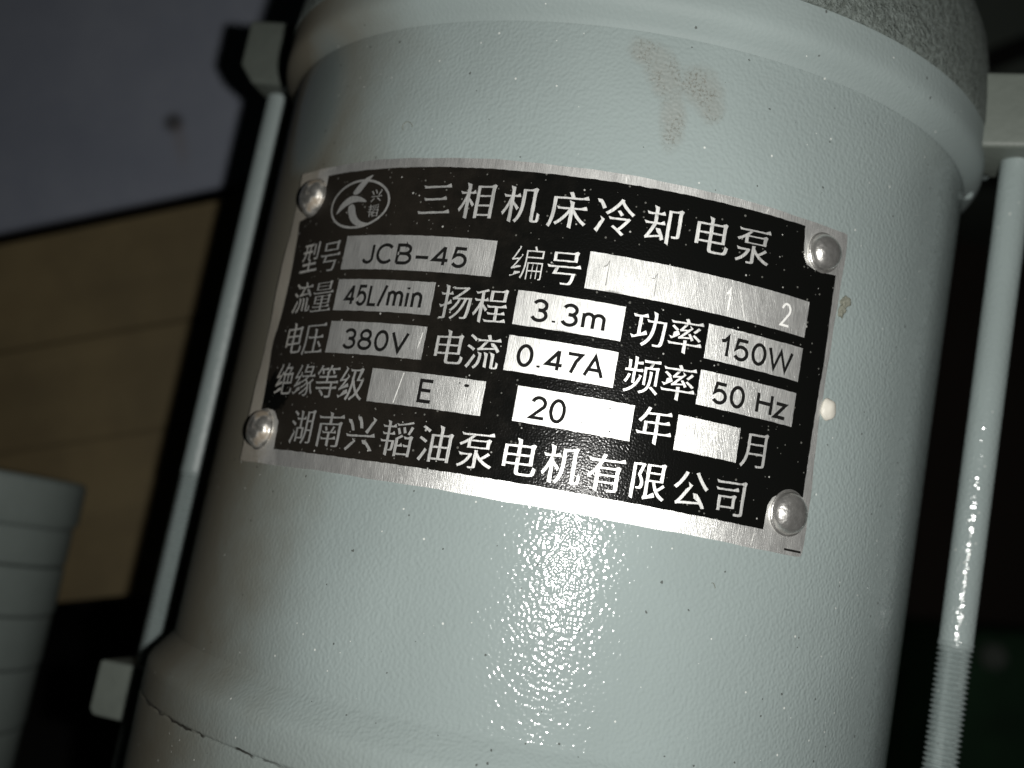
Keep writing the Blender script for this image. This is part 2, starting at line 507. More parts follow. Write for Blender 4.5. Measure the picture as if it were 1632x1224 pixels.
# a few fibres stuck in the paint
def fibre(phi0, z0, pts):
    bm = bmesh.new(); rings = []
    P = []
    for a, b in pts:
        q = phi0 + a / 65.0
        P.append(Vector((math.sin(q), -math.cos(q), 0)) * (RB + 0.00006) + Vector((0, 0, z0 + b / 1000)))
    for i, p_ in enumerate(P):
        t = (P[min(i + 1, len(P) - 1)] - P[max(i - 1, 0)]).normalized()
        nn = Vector((p_.x, p_.y, 0)).normalized(); sd = t.cross(nn).normalized()
        rings.append([bm.verts.new(p_ + 0.00005 * (math.cos(1.0472 * k) * nn + math.sin(1.0472 * k) * sd)) for k in range(6)])
    for A_, B_ in zip(rings, rings[1:]):
        for k in range(6): bm.faces.new((A_[k], A_[(k + 1) % 6], B_[(k + 1) % 6], B_[k]))
    return finish(bm, 'lint_fibre', 60)
curl = lambda r, a0, a1, sx=1.0: [(sx * r * math.cos(math.radians(a0 + (a1 - a0) * i / 14)), r * math.sin(math.radians(a0 + (a1 - a0) * i / 14)) + .05 * i) for i in range(15)]
for q, z, c in ((-0.53, 0.0600, curl(1.0, 20, 230)), (0.36, 0.0004, curl(0.7, 40, 150, .6))):
    part('lint_fibre', fibre(q, z, c), crust_m)
# little rib and paint drip under the right lug
part('rib', box('rib', (0.985 * R, -0.30 * R, 1.285 * R), (1.03 * R, -0.24 * R, 1.335 * R), 0.0006), paint_rod)
d = part('paint_drip', blob('paint_drip', 0.0016, (0.8, 0.8, 0.75), 3, 0.05), paint_rod)
d.location = Vector((0.978 * R, -0.25 * R, 1.236 * R - ZB))

# ------------------------------------------------------------------ nameplate
U0, V0, ROT = -10.79, 31.23, 0.0076
CO, SI = math.cos(ROT), math.sin(ROT)
TOP = 0.12                                         # plate face, mm above R
def bend(u, v, h):
    a = (U0 + CO * u - SI * v) / 65.0
    z = V0 + SI * u + CO * v
    r = (65.0 + h) / 1000.0
    return Vector((r * math.sin(a), -r * math.cos(a), z / 1000.0))

def sheet_mesh(name, polys, h, step=1.0, parent=None, mat=None, uvs=True):
    """fill 2D contours (mm, holes allowed), cut into narrow strips and bend them round the barrel"""
    cu = bpy.data.curves.new(name, 'CURVE')
    cu.dimensions = '2D'; cu.fill_mode = 'BOTH'
    for pts in polys:
        sp = cu.splines.new('POLY'); sp.points.add(len(pts) - 1)
        for q, pnt in zip(sp.points, pts): q.co = (pnt[0], pnt[1], 0, 1)
        sp.use_cyclic_u = True
    ob = bpy.data.objects.new(name, cu); COL.objects.link(ob)
    dg = bpy.context.evaluated_depsgraph_get()
    me0 = bpy.data.meshes.new_from_object(ob.evaluated_get(dg))
    bpy.data.objects.remove(ob); bpy.data.curves.remove(cu)
    bm = bmesh.new(); bm.from_mesh(me0); bpy.data.meshes.remove(me0)
    bmesh.ops.remove_doubles(bm, verts=bm.verts, dist=1e-4)
    xs = [v.co.x for v in bm.verts]
    x = math.floor(min(xs)) + 0.37
    while x < max(xs):
        bmesh.ops.bisect_plane(bm, geom=bm.verts[:] + bm.edges[:] + bm.faces[:], plane_co=(x, 0, 0), plane_no=(1, 0, 0))
        x += step
    while len(bm.loops.layers.uv): bm.loops.layers.uv.remove(bm.loops.layers.uv[0])
    uvl = bm.loops.layers.uv.new('UVMap')
    for f in bm.faces:
        f.normal_update()
        if f.normal.z < 0: f.normal_flip()
        f.smooth = True
        for l in f.loops: l[uvl].uv = (l.vert.co.x, l.vert.co.y)
    for v in bm.verts:
        v.co = bend(v.co.x, v.co.y, TOP + h)
    me = bpy.data.meshes.new(name); bm.to_mesh(me); bm.free()
    return me

PW, PH = 48.06, 24.19
# the plate itself: a bent sheet 0.45 mm thick with a slightly wavy cut edge
def plate_mesh():
    bm = bmesh.new()
    uvl = bm.loops.layers.uv.new('UVMap')
    nu, nv = 128, 40
    def wav(s, k): return 0.09 * math.sin(s * 0.33 + k) + 0.05 * math.sin(s * 0.9 + 2 * k)
    def pt(i, j):
        a, b = i / nu * 2 - 1, j / nv * 2 - 1
        u, v = a * PW, b * PH
        u += wav(v, 1) * a ** 8 * (1 if a > 0 else 1.4) + 0.45 * (a > 0) * -a ** 20 * math.exp(-((v + 1) / 9) ** 2)
        v += wav(u, 4) * 0.6 * b ** 8
        c = max(0, abs(a) - 0.99) / 0.01 * max(0, abs(b) - 0.98) / 0.02      # clipped corners
        u -= math.copysign(c * 0.12, a); v -= math.copysign(c * 0.12, b)
        lift = 0.35 * max(0, -a - 0.93) / 0.07 * (0.6 + 0.4 * math.sin(v * 0.3))
        return u, v, lift
    top, bot, uvm = {}, {}, {}
    for i in range(nu + 1):
        for j in range(nv + 1):
            u, v, l = pt(i, j)
            top[i, j] = bm.verts.new(bend(u, v, TOP + l)); uvm[top[i, j]] = (u, v)
            if i in (0, nu) or j in (0, nv):
                bot[i, j] = bm.verts.new(bend(u, v, TOP - 0.26 + l)); uvm[bot[i, j]] = (u, v)
    for i in range(nu):
        for j in range(nv):
            bm.faces.new((top[i, j], top[i + 1, j], top[i + 1, j + 1], top[i, j + 1]))
    edge = [(i, 0) for i in range(nu)] + [(nu, j) for j in range(nv)] + [(i, nv) for i in range(nu, 0, -1)] + [(0, j) for j in range(nv, 0, -1)]
    for k in range(len(edge)):
        p, q = edge[k], edge[(k + 1) % len(edge)]
        bm.faces.new((top[q], top[p], bot[p], bot[q]))
    for f in bm.faces:
        for l in f.loops: l[uvl].uv = uvm[l.vert]
    return finish(bm, 'nameplate', 40)
plate = part('nameplate', plate_mesh(), alu)
tag(plate, 'black and silver riveted motor nameplate')

def sub(name, me, mat, label=None):
    o = link(name, me, mat, plate)
    if label: o['label'] = label
    return o

def jit(pts, amp, step):
    """resample a closed outline and roughen it, as etched print is"""
    out = []
    n = len(pts)
    for i in range(n):
        a, b = pts[i], pts[(i + 1) % n]
        L = math.hypot(b[0] - a[0], b[1] - a[1])
        k = max(1, int(L / step))
        for j in range(k):
            t = j / k
            w = (amp if j else amp * .6) if L > 0.2 else 0.0
            out.append((a[0] + (b[0] - a[0]) * t + random.uniform(-w, w), a[1] + (b[1] - a[1]) * t + random.uniform(-w, w)))
    return out

panel = [(-39.4, 22.75), (-26, 22.72), (0, 22.75), (20, 22.95), (39.95, 23.15), (40.15, 20.6), (40.45, 18.6), (41.2, 17.6), (42.75, 17.2), (44.7, 17.25), (46.75, 17.45),
         (46.9, 5), (46.6, -6), (46.6, -15.7), (44.2, -15.35), (42.6, -15.75), (41.2, -16.7), (40.5, -18), (40.4, -21.35), (20, -21.42), (0, -21.5), (-20, -21.75), (-38.2, -21.8), (-38.5, -17.5), (-40.2, -15.9), (-42.5, -15.5), (-45.3, -15.8),
         (-45.5, -8), (-46.1, 0), (-46.5, 10), (-46.6, 15.6), (-44, 16.0), (-41.3, 16.6), (-39.5, 18.2)]
sub('black_panel', sheet_mesh('black_panel', [jit(panel, 0.05, 0.7)], 0.02), enamel)

FIELDS = [(-31.1, 12.05, -4.5, 6.68), (-30.9, 5.12, -12.72, 0.22), (-30.62, -1.48, -12.7, -6.4), (8.95, 12.3, 42.6, 6.95), (-0.18, 5.3, 15.1, 0.33), (-0.22, -1.25, 15.15, -6.28),
          (27.15, 5.36, 42.6, 0.4), (27.05, -1.27, 42.62, -6.22), (-20.48, -8.28, -2.32, -13.2), (2.28, -8.15, 18.6, -13.13), (24.88, -8.16, 34.34, -13.06)]
for a, b, c, d_ in FIELDS:
    sub('value_field', sheet_mesh('value_field', [jit([(a, b), (c, b), (c, d_), (a, d_)], 0.035, 0.6)], 0.04), alu)

# ---- lettering: outlines in thousandths of an em
GLYPH = {
 '三': '123,743 123,667 879,667 879,743;187,416 187,341 801,341 801,416;65,69 65,-7 934,-7 934,69',
 '相': '546,474 850,474 850,300 546,300;546,542 546,710 850,710 850,542;546,231 850,231 850,57 546,57;473,781 473,-73 546,-73 546,-12 850,-12 850,-70 926,-70 926,781;214,840 214,626 52,626 52,554 205,554 159,413 98,279 29,175 43,154 57,130 68,107 121,189 171,290 214,402 214,-79 287,-79 287,378 326,326 363,275 389,234 435,295 395,343 336,411 287,464 287,554 430,554 430,626 287,626 287,840',
 '机': '498,783 498,462 496,381 489,296 474,209 448,124 407,42 349,-32 369,-45 390,-63 406,-80 468,0 513,89 543,184 560,280 569,374 571,462 571,712 759,712 759,68 761,2 768,-33 782,-51 799,-62 819,-68 839,-70 890,-70 910,-68 928,-64 943,-56 956,-43 965,-25 971,0 979,156 959,164 939,175 922,188 917,45 915,26 912,15 907,7 902,3 895,1 887,0 858,0 840,6 836,15 834,34 833,62 833,783;218,840 218,626 52,626 52,554 208,554 161,413 98,280 28,175 42,154 56,130 67,107 122,189 173,292 218,406 218,-79 291,-79 291,380 331,327 369,276 397,234 444,296 291,464 291,554 439,554 439,626 291,626 291,840',
 '床': '544,607 544,455 240,455 240,384 507,384 467,317 421,253 368,192 312,137 252,90 192,52 211,35 230,14 246,-7 301,31 355,77 407,129 457,186 503,248 544,313 544,-80 619,-80 619,313 707,192 808,85 913,3 929,25 948,46 968,64 909,101 850,148 794,201 740,259 692,321 650,384 941,384 941,455 619,455 619,607;467,825 488,788 507,748 524,710 118,710 118,453 117,377 113,294 105,208 89,122 66,40 32,-36 54,-47 78,-63 97,-77 133,4 158,93 176,187 186,280 192,370 193,452 193,639 950,639 950,710 612,710 594,753 570,800 544,845',
 '冷': '49,768 100,693 147,614 180,546 251,581 215,648 167,724 114,797;37,4 112,-30 159,77 208,195 253,314 187,348 138,223 85,103;527,527 565,486 601,442 629,404 690,442 662,478 625,519 586,559;592,841 554,773 507,706 451,642 389,580 320,524 247,475 267,458 287,437 302,418 362,460 419,505 472,555 522,607 567,662 608,720 696,606 797,503 898,422 915,444 935,466 955,485 899,521 842,564 786,614 734,668 686,724 646,782 665,817;357,373 357,303 762,303 707,231 645,160 585,100 477,173 426,129 525,59 623,-15 699,-81 753,-30 645,57 726,143 807,242 875,343 822,378 809,373',
 '却': '592,780 592,-79 663,-79 663,709 846,709 846,173 845,162 840,157 829,155 717,155 728,131 736,103 741,78 801,79 848,83 882,93 904,110 916,136 919,172 919,780;105,8 141,21 240,43 452,82 479,-2 543,29 515,112 473,209 426,304 366,277 429,143 189,103 239,189 286,282 327,379 527,379 527,450 340,450 340,613 500,613 500,685 340,685 340,840 267,840 267,685 92,685 92,613 267,613 267,450 59,450 59,379 244,379 203,275 162,189 133,137 115,108 98,88 80,78',
 '电': '452,408 452,264 204,264 204,408;531,408 788,408 788,264 531,264;452,478 204,478 204,621 452,621;531,478 531,621 788,621 788,478;126,695 126,129 204,129 204,191 452,191 452,85 455,33 465,-5 483,-33 510,-51 547,-60 597,-63 818,-63 865,-58 900,-44 925,-18 943,21 954,74 962,142 937,150 910,162 887,176 883,119 877,76 869,46 856,26 838,16 814,13 602,13 576,14 557,18 544,26 536,39 532,58 531,83 531,191 865,191 865,695 531,695 531,838 452,838 452,695',
 '泵': '334,584 750,584 750,477 334,477;92,795 92,731 347,731 258,655 154,590 43,538 94,481 149,508 205,539 260,574 260,416 827,416 827,645 353,645 439,731 908,731 908,795;362,310 346,309 89,309 89,241 323,241 292,189 255,142 211,101 162,66 109,37 53,14 69,-5 84,-29 96,-50 166,-17 232,24 292,76 344,137 388,209 422,291 376,312;470,400 470,5 468,-4 463,-10 452,-11 343,-10 352,-32 361,-56 366,-78 426,-78 473,-75 507,-67 530,-53 542,-30 545,4 545,216 594,159 649,107 708,60 772,20 839,-15 908,-42 923,-19 941,6 960,26 863,61 772,108 690,166 755,206 821,251 882,296 818,343 767,299 705,252 641,209 605,247 573,287 545,329 545,400',
 '型': '635,783 635,448 704,448 704,783;822,834 822,387 820,377 814,371 802,369 680,370 690,348 699,323 705,301 769,302 818,306 855,314 878,328 890,351 893,386 893,834;388,733 388,595 264,595 264,601 264,733;67,595 67,528 189,528 182,494 170,461 152,429 128,397 98,368 59,340 76,325 94,305 108,288 154,322 190,359 218,399 238,441 251,484 259,528 388,528 388,313 459,313 459,528 573,528 573,595 459,595 459,733 552,733 552,799 100,799 100,733 195,733 195,602 195,595;467,332 467,221 151,221 151,152 467,152 467,25 47,25 47,-45 952,-45 952,25 544,25 544,152 848,152 848,221 544,221 544,332',
 '号': '260,732 736,732 736,596 260,596;185,799 185,530 815,530 815,799;63,440 63,371 269,371 203,191 727,191 708,94 686,32 663,-1 651,-7 635,-9 615,-10 574,-9 513,-7 444,-2 457,-25 465,-50 470,-74 639,-77 674,-74 702,-66 726,-50 759,-2 787,86 812,225 816,259 315,259 352,371 933,371 933,440',
 '流': '577,361 577,-37 644,-37 644,361;400,362 400,259 398,212 392,162 378,113 354,63 317,16 264,-28 283,-42 302,-60 317,-77 375,-26 416,28 443,85 459,143 466,201 468,257 468,362;755,362 755,44 757,-3 763,-30 775,-46 791,-56 810,-61 830,-63 879,-63 896,-62 913,-58 927,-52 939,-43 948,-30 954,-13 958,15 962,57 964,102 945,109 927,119 911,130 907,29 905,16 902,7 897,2 875,-2 847,-2 831,2 827,9 825,20 825,37 825,362;85,774 148,733 208,688 255,645 300,704 253,745 192,789 129,827;40,499 107,465 172,426 222,388 264,450 213,486 147,523 80,554;65,-16 128,-67 190,35 252,147 310,257 256,306 193,189 126,77;559,823 603,710 318,710 318,642 515,642 470,585 427,532 397,499 375,485 352,476 330,471 350,399 398,409 534,421 837,442 886,369 947,409 899,477 836,554 770,627 714,593 790,503 476,485 600,642 945,642 945,710 680,710 666,751 648,797 627,840',
 '量': '250,665 747,665 747,610 250,610;250,763 747,763 747,709 250,709;177,808 177,565 822,565 822,808;52,522 52,465 949,465 949,522;230,273 462,273 462,215 230,215;535,273 777,273 777,215 535,215;230,373 462,373 462,317 230,317;535,373 777,373 777,317 535,317;47,3 47,-55 955,-55 955,3 535,3 535,61 873,61 873,114 535,114 535,169 851,169 851,420 159,420 159,169 462,169 462,114 131,114 131,61 462,61 462,3',
 '压': '684,271 739,219 788,163 825,113 883,156 845,204 794,257 739,307;115,792 115,469 114,389 111,303 102,213 88,125 65,39 32,-39 53,-50 76,-66 94,-80 129,3 154,96 171,193 181,290 186,384 187,469 187,720 956,720 956,792;531,665 531,450 258,450 258,379 531,379 531,34 192,34 192,-37 952,-37 952,34 607,34 607,379 904,379 904,450 607,450 607,665',
 '绝': '39,53 53,-19 408,70 401,134;58,423 80,430 128,439 225,453 181,392 143,345 117,315 87,282 62,260 39,249 62,182 97,196 191,218 395,260 395,323 169,281 248,376 324,481 395,591 334,628 271,521 138,508 199,602 257,706 309,813 239,846 187,724 132,619 93,556 71,526 52,504 33,494;639,492 639,308 511,308 511,492;704,492 832,492 832,308 704,308;737,674 715,633 692,594 668,560 670,558 481,558 556,674;561,851 508,733 441,624 364,534 422,488 441,509 441,58 444,15 454,-16 472,-39 499,-53 536,-61 585,-63 824,-63 868,-60 900,-48 924,-27 940,5 950,49 957,107 935,114 911,124 890,136 887,88 882,53 874,29 862,14 845,6 821,4 588,4 560,5 539,8 525,14 517,24 512,38 511,58 511,243 902,243 902,558 743,558 777,607 810,660 838,712 791,744 777,740 590,740 630,832',
 '缘': '46,53 64,-16 368,110 354,170;498,841 479,755 457,666 435,588 748,588 734,522 365,522 365,461 596,461 522,417 439,378 355,347 370,332 385,312 396,296 450,318 506,344 560,374 611,318 541,272 458,231 376,200 390,184 404,165 415,147 492,181 570,224 640,272 665,209 578,134 470,68 357,21 373,5 387,-14 398,-32 496,14 593,74 679,142 680,81 671,32 652,1 637,-11 620,-16 600,-17 532,-13 542,-35 547,-57 549,-77 614,-79 646,-76 674,-67 698,-49 721,-21 738,19 747,69 748,126 739,186 720,249 780,277 793,214 809,155 830,99 854,49 883,6 915,-30 929,-10 947,9 963,25 931,56 904,94 880,140 860,191 844,246 832,304 938,367 888,412 831,375 763,336 695,301 672,337 644,372 611,404 686,461 959,461 959,522 801,522 819,606 836,692 849,772 800,780 789,776 554,776 567,833;773,721 759,643 519,643 540,721;64,423 84,430 130,439 220,451 180,390 145,342 122,311 94,278 71,256 50,245 71,182 101,197 180,221 348,268 344,330 178,289 247,383 313,484 373,589 316,623 260,516 139,504 200,597 256,699 307,806 242,832 191,713 137,611 100,549 79,519 59,498 41,488',
 '等': '578,845 541,763 492,688 433,628 460,611 460,542 147,542 147,479 460,479 460,389 48,389 48,323 665,323 665,235 80,235 80,169 665,169 665,10 663,-1 656,-7 642,-9 497,-8 508,-31 518,-56 525,-79 598,-78 656,-75 697,-68 724,-52 737,-28 741,9 741,169 929,169 929,235 741,235 741,323 956,323 956,389 537,389 537,479 861,479 861,542 537,542 537,611 521,611 543,636 563,663 583,692 651,692 680,651 705,610 722,573 787,601 773,629 754,660 732,692 945,692 945,756 619,756 650,828;223,126 289,77 349,23 393,-28 451,19 405,70 344,122 278,169;186,845 145,758 93,677 33,610 96,568 129,604 160,646 191,692 231,692 249,652 264,612 274,578 341,603 306,692 488,692 488,756 226,756 257,826',
 '级': '42,56 60,-18 398,113 383,178;400,775 400,705 512,705 504,550 489,406 467,274 434,156 389,52 329,-36 395,-82 435,-23 469,42 497,112 521,187 540,269 555,355 592,275 633,200 680,130 616,68 546,17 470,-24 488,-40 508,-62 523,-82 595,-40 663,11 726,73 784,14 847,-37 915,-78 929,-57 948,-36 966,-18 896,21 832,71 773,130 836,231 888,350 926,486 879,505 865,502 763,502 840,775;587,705 746,705 720,609 693,516 667,436 839,436 809,344 772,261 726,187 664,283 613,388 572,499;55,423 77,430 125,439 223,453 179,392 141,344 115,313 86,280 61,257 38,246 61,177 95,195 186,226 384,286 379,349 183,294 256,387 327,488 393,593 330,631 266,520 134,506 194,600 251,703 301,809 232,841 181,720 127,617 90,555 69,525 50,504 31,493',
 '编': '40,54 58,-15 346,103 332,163;61,423 81,430 123,438 205,450 169,391 138,345 116,316 89,282 66,259 45,248 68,182 98,195 175,216 339,255 334,317 167,282 237,380 303,486 364,597 303,632 245,517 133,505 189,600 242,706 287,815 215,840 172,719 124,616 91,554 72,524 55,502 38,491;624,350 624,202 541,202 541,350;675,350 746,350 746,202 675,202;481,412 481,-72 541,-72 541,143 624,143 624,-47 675,-47 675,143 746,143 746,-46 797,-46 797,143 871,143 871,-7 870,-12 867,-16 861,-17 814,-16 822,-34 827,-54 831,-73 863,-72 888,-69 908,-62 922,-50 928,-32 930,-8 930,413 871,412;797,350 871,350 871,202 797,202;605,826 648,732 414,732 414,515 413,433 408,343 398,249 380,155 353,64 314,-21 333,-32 355,-48 372,-63 412,23 442,118 462,217 474,316 481,411 483,498 920,498 920,732 729,732 715,768 696,808 675,846;483,668 850,668 850,561 483,561',
 '扬': '175,839 175,637 47,637 47,567 175,567 175,349 36,309 55,235 175,274 175,14 173,3 168,-2 158,-4 64,-4 73,-28 81,-54 85,-76 141,-75 183,-71 213,-61 234,-46 245,-21 248,14 248,298 371,338 361,407 248,371 248,567 369,567 369,637 248,637 248,839;413,435 430,442 460,446 501,448 551,448 526,393 496,342 461,294 422,251 380,213 334,180 390,137 438,176 483,220 525,270 562,324 595,384 622,448 728,448 691,344 645,249 590,163 526,87 452,21 368,-34 425,-78 509,-17 584,55 651,138 709,231 758,334 799,448 867,448 846,210 824,72 799,11 789,2 778,-2 764,-3 668,1 678,-21 685,-45 688,-68 794,-68 820,-64 842,-53 862,-34 879,-6 894,40 907,108 919,202 930,325 941,482 943,518 547,518 647,587 750,667 855,758 799,800 782,793 378,793 378,722 701,722 614,649 537,591 486,556 447,533 412,515 382,506',
 '程': '532,733 834,733 834,549 532,549;462,798 462,484 907,484 907,798;448,209 448,144 644,144 644,13 381,13 381,-53 963,-53 963,13 718,13 718,144 919,144 919,209 718,209 718,330 941,330 941,396 425,396 425,330 644,330 644,209;361,826 271,794 159,766 43,744 65,687 212,712 212,558 49,558 49,488 202,488 154,371 93,260 28,172 42,151 56,126 67,103 118,176 168,266 212,365 212,-78 286,-78 286,353 377,229 422,288 384,328 330,384 286,426 286,488 411,488 411,558 286,558 286,729 332,741 375,754 413,768',
 '功': '38,182 56,105 443,214 434,285 273,242 273,650 419,650 419,722 51,722 51,650 199,650 199,222;597,824 594,611 426,611 426,539 591,539 580,421 558,311 524,210 472,120 401,43 307,-22 327,-39 347,-60 361,-81 462,-9 538,78 593,177 630,288 653,410 665,539 865,539 850,252 830,86 805,16 794,6 781,1 763,0 623,6 635,-17 643,-43 647,-68 703,-70 754,-71 794,-69 824,-64 849,-52 872,-30 889,2 903,55 914,134 924,244 932,389 940,574 940,611 669,611 672,824',
 '率': '829,643 787,599 736,554 687,515 742,478 791,515 843,558 892,605;56,337 94,277 319,394 304,451;85,599 141,561 195,519 236,481 290,527 247,565 192,604 136,640;677,408 749,361 820,311 874,266 930,311 873,356 802,404 730,448;51,202 51,132 460,132 460,-80 540,-80 540,132 950,132 950,202 540,202 540,284 460,284 460,202;435,828 481,750 71,750 71,681 438,681 408,636 380,601 361,579 346,563 331,553 317,547 338,483 359,489 403,495 490,503 379,399 348,374 320,357 297,349 318,284 352,293 442,304 636,324 664,270 724,297 694,350 653,410 607,466 551,443 600,379 423,364 511,440 597,524 679,615 618,650 550,567 421,560 454,597 486,638 516,681 941,681 941,750 569,750 552,782 531,815 508,847',
 '频': '701,501 698,345 688,222 664,129 619,59 549,8 446,-30 460,-46 474,-65 483,-83 594,-40 671,19 720,97 748,201 761,334 764,501;728,84 799,29 869,-31 923,-82 968,-34 912,16 842,73 770,126;428,386 397,288 354,202 299,128 230,65 147,14 49,-25 64,-43 78,-63 88,-83 193,-37 282,20 355,89 414,170 460,264 493,371;133,397 109,324 77,255 37,197 93,162 133,226 169,301 196,383;544,609 544,137 608,137 608,550 854,550 854,139 922,139 922,609 742,609 782,714 950,714 950,781 518,781 518,714 709,714 672,609;114,753 114,529 39,529 39,461 248,461 248,158 316,158 316,461 502,461 502,529 334,529 334,652 479,652 479,716 334,716 334,841 266,841 266,529 176,529 176,753',
 '年': '48,223 48,151 512,151 512,-80 589,-80 589,151 954,151 954,223 589,223 589,422 884,422 884,493 589,493 589,647 907,647 907,719 307,719 353,824 277,844 250,777 218,712 182,650 141,592 97,541 50,496 115,448 168,505 220,572 268,647 512,647 512,493 213,493 213,223;288,223 288,422 512,422 512,223',
 '月': '207,787 207,479 205,395 197,308 179,219 147,132 98,49 29,-27 49,-42 70,-62 86,-81 131,-36 169,13 200,65 225,119 244,175 259,232 742,232 742,32 739,15 730,5 711,2 524,3 537,-22 548,-50 556,-76 650,-75 720,-71 769,-61 799,-43 816,-14 821,31 821,787;283,714 742,714 742,546 283,546;283,475 742,475 742,305 272,305 278,364 282,420',
 '湖': '82,777 140,743 197,705 239,668 284,728 240,763 183,799 124,829;39,506 100,476 159,441 204,407 246,467 200,500 141,533 80,560;59,-28 126,-69 171,32 216,143 257,252 197,291 152,176 104,64;291,381 291,-24 357,-24 357,55 581,55 581,381 475,381 475,562 609,562 609,631 475,631 475,814 406,814 406,631 256,631 256,562 406,562 406,381;650,802 650,396 649,323 643,246 631,169 609,94 576,23 528,-42 547,-53 568,-68 584,-82 621,-34 651,18 674,75 691,134 703,194 711,254 861,254 861,12 859,1 853,-5 842,-7 739,-6 749,-27 757,-50 762,-71 820,-71 864,-67 894,-58 915,-43 926,-21 929,11 929,802;717,734 861,734 861,564 717,564;717,497 861,497 861,322 716,322 717,396;357,314 514,314 514,121 357,121',
 '南': '317,460 342,420 363,377 377,339 440,361 425,398 402,440 376,479;458,840 458,740 60,740 60,669 458,669 458,563 114,563 114,-79 190,-79 190,494 812,494 812,8 810,-5 803,-11 789,-14 647,-13 658,-34 667,-58 673,-80 747,-79 804,-76 845,-68 871,-53 884,-29 888,8 888,563 541,563 541,669 941,669 941,740 541,740 541,840;622,481 603,435 578,384 553,338 266,338 266,277 461,277 461,176 245,176 245,113 461,113 461,-61 533,-61 533,113 758,113 758,176 533,176 533,277 740,277 740,338 618,338 687,461',
 '兴': '53,358 53,287 947,287 947,358;610,195 708,104 803,8 876,-75 948,-33 871,49 775,142 678,231;304,234 235,144 144,55 45,-20 107,-74 209,7 305,103 385,204;58,722 119,624 173,521 209,429 282,462 244,552 189,653 126,750;356,801 404,699 443,591 468,497 544,523 517,617 476,723 426,825;849,798 788,668 712,532 636,414 709,390 785,504 864,638 935,774',
 '韬': '881,826 758,795 604,770 445,753 465,694 629,710 791,735 931,769;624,671 647,615 666,558 679,510 737,527 724,575 704,631 680,685;466,636 493,583 517,527 535,479 592,501 574,548 549,602 521,655;869,702 845,634 814,561 782,497 837,473 870,534 904,604 935,676;195,823 195,706 52,706 52,641 195,641 195,522 71,522 71,458 195,458 195,341 42,341 42,276 195,276 195,-70 263,-70 263,276 364,276 360,191 354,141 348,118 343,113 336,110 328,110 281,112 289,94 294,73 296,53 360,55 377,58 392,65 404,77 417,113 425,188 431,314 431,341 263,341 263,458 410,458 410,522 263,522 263,641 426,641 426,706 263,706 263,823;713,435 713,368 856,368 856,238 718,238 718,171 856,171 856,29 537,29 537,172 671,172 671,238 537,238 537,363 587,385 635,409 681,434 624,486 580,455 525,423 467,395 467,-79 537,-79 537,-38 856,-38 856,-73 924,-73 924,435',
 '油': '93,773 163,737 232,696 286,658 331,721 275,757 206,795 136,828;42,499 110,464 177,425 230,388 272,451 218,486 151,522 83,554;76,-16 141,-65 194,26 247,123 297,220 240,268 185,165 128,65;603,54 438,54 438,274 603,274;676,54 676,274 848,274 848,54;367,631 367,-77 438,-77 438,-18 848,-18 848,-71 921,-71 921,631 676,631 676,838 603,838 603,631;603,347 438,347 438,558 603,558;676,347 676,558 848,558 848,347',
 '有': '391,840 378,797 364,753 347,710 63,710 63,640 316,640 282,575 243,512 199,453 151,398 98,348 40,304 56,287 74,265 88,246 149,294 204,347 255,406 255,-79 329,-79 329,119 748,119 748,15 746,3 739,-3 726,-6 580,-5 605,-77 681,-77 738,-74 779,-66 805,-49 818,-23 822,14 822,524 336,524 397,640 939,640 939,710 427,710 467,822;329,289 748,289 748,184 329,184;329,353 329,456 748,456 748,353',
 '限': '92,799 92,-78 159,-78 159,731 304,731 281,658 254,580 225,505 257,466 280,429 297,394 308,361 313,330 315,301 313,272 306,247 294,231 263,222 204,223 214,201 221,178 223,157 290,159 310,162 327,169 342,177 365,205 378,244 382,294 380,326 375,360 365,396 348,433 325,472 293,513 392,773 343,802 332,799;811,546 811,422 516,422 516,546;811,609 516,609 516,730 811,730;439,-80 468,-66 542,-43 696,0 693,68 516,25 516,356 612,356 641,260 678,173 723,95 777,28 841,-29 914,-73 928,-50 947,-27 965,-8 890,32 825,86 771,152 829,188 888,229 943,271 894,324 848,285 793,243 738,206 715,253 695,303 678,356 883,356 883,796 442,796 442,53 436,18 422,-5 406,-18',
 '公': '324,811 291,737 252,665 208,597 159,534 106,477 51,428 120,374 175,428 228,489 279,557 325,631 367,708 404,789;665,819 592,789 683,636 791,491 901,374 920,396 942,419 964,438 910,485 855,543 801,608 749,677 703,749;161,-14 221,-2 394,13 781,39 848,-73 922,-33 857,72 771,191 681,306 611,274 734,109 266,82 365,208 459,350 547,500 465,535 376,371 286,232 223,149 189,108 159,79 132,65',
 '司': '95,598 95,532 698,532 698,598;88,776 88,704 812,704 812,33 810,18 802,11 788,8 629,9 640,-18 649,-47 655,-73 736,-72 798,-68 842,-59 870,-41 884,-12 888,32 888,776;232,357 555,357 555,170 232,170;159,424 159,29 232,29 232,104 628,104 628,424',
}
def decode(s):
    return [[tuple(float(x) / 1000 for x in q.split(',')) for q in c.split()] for c in s.split(';')]

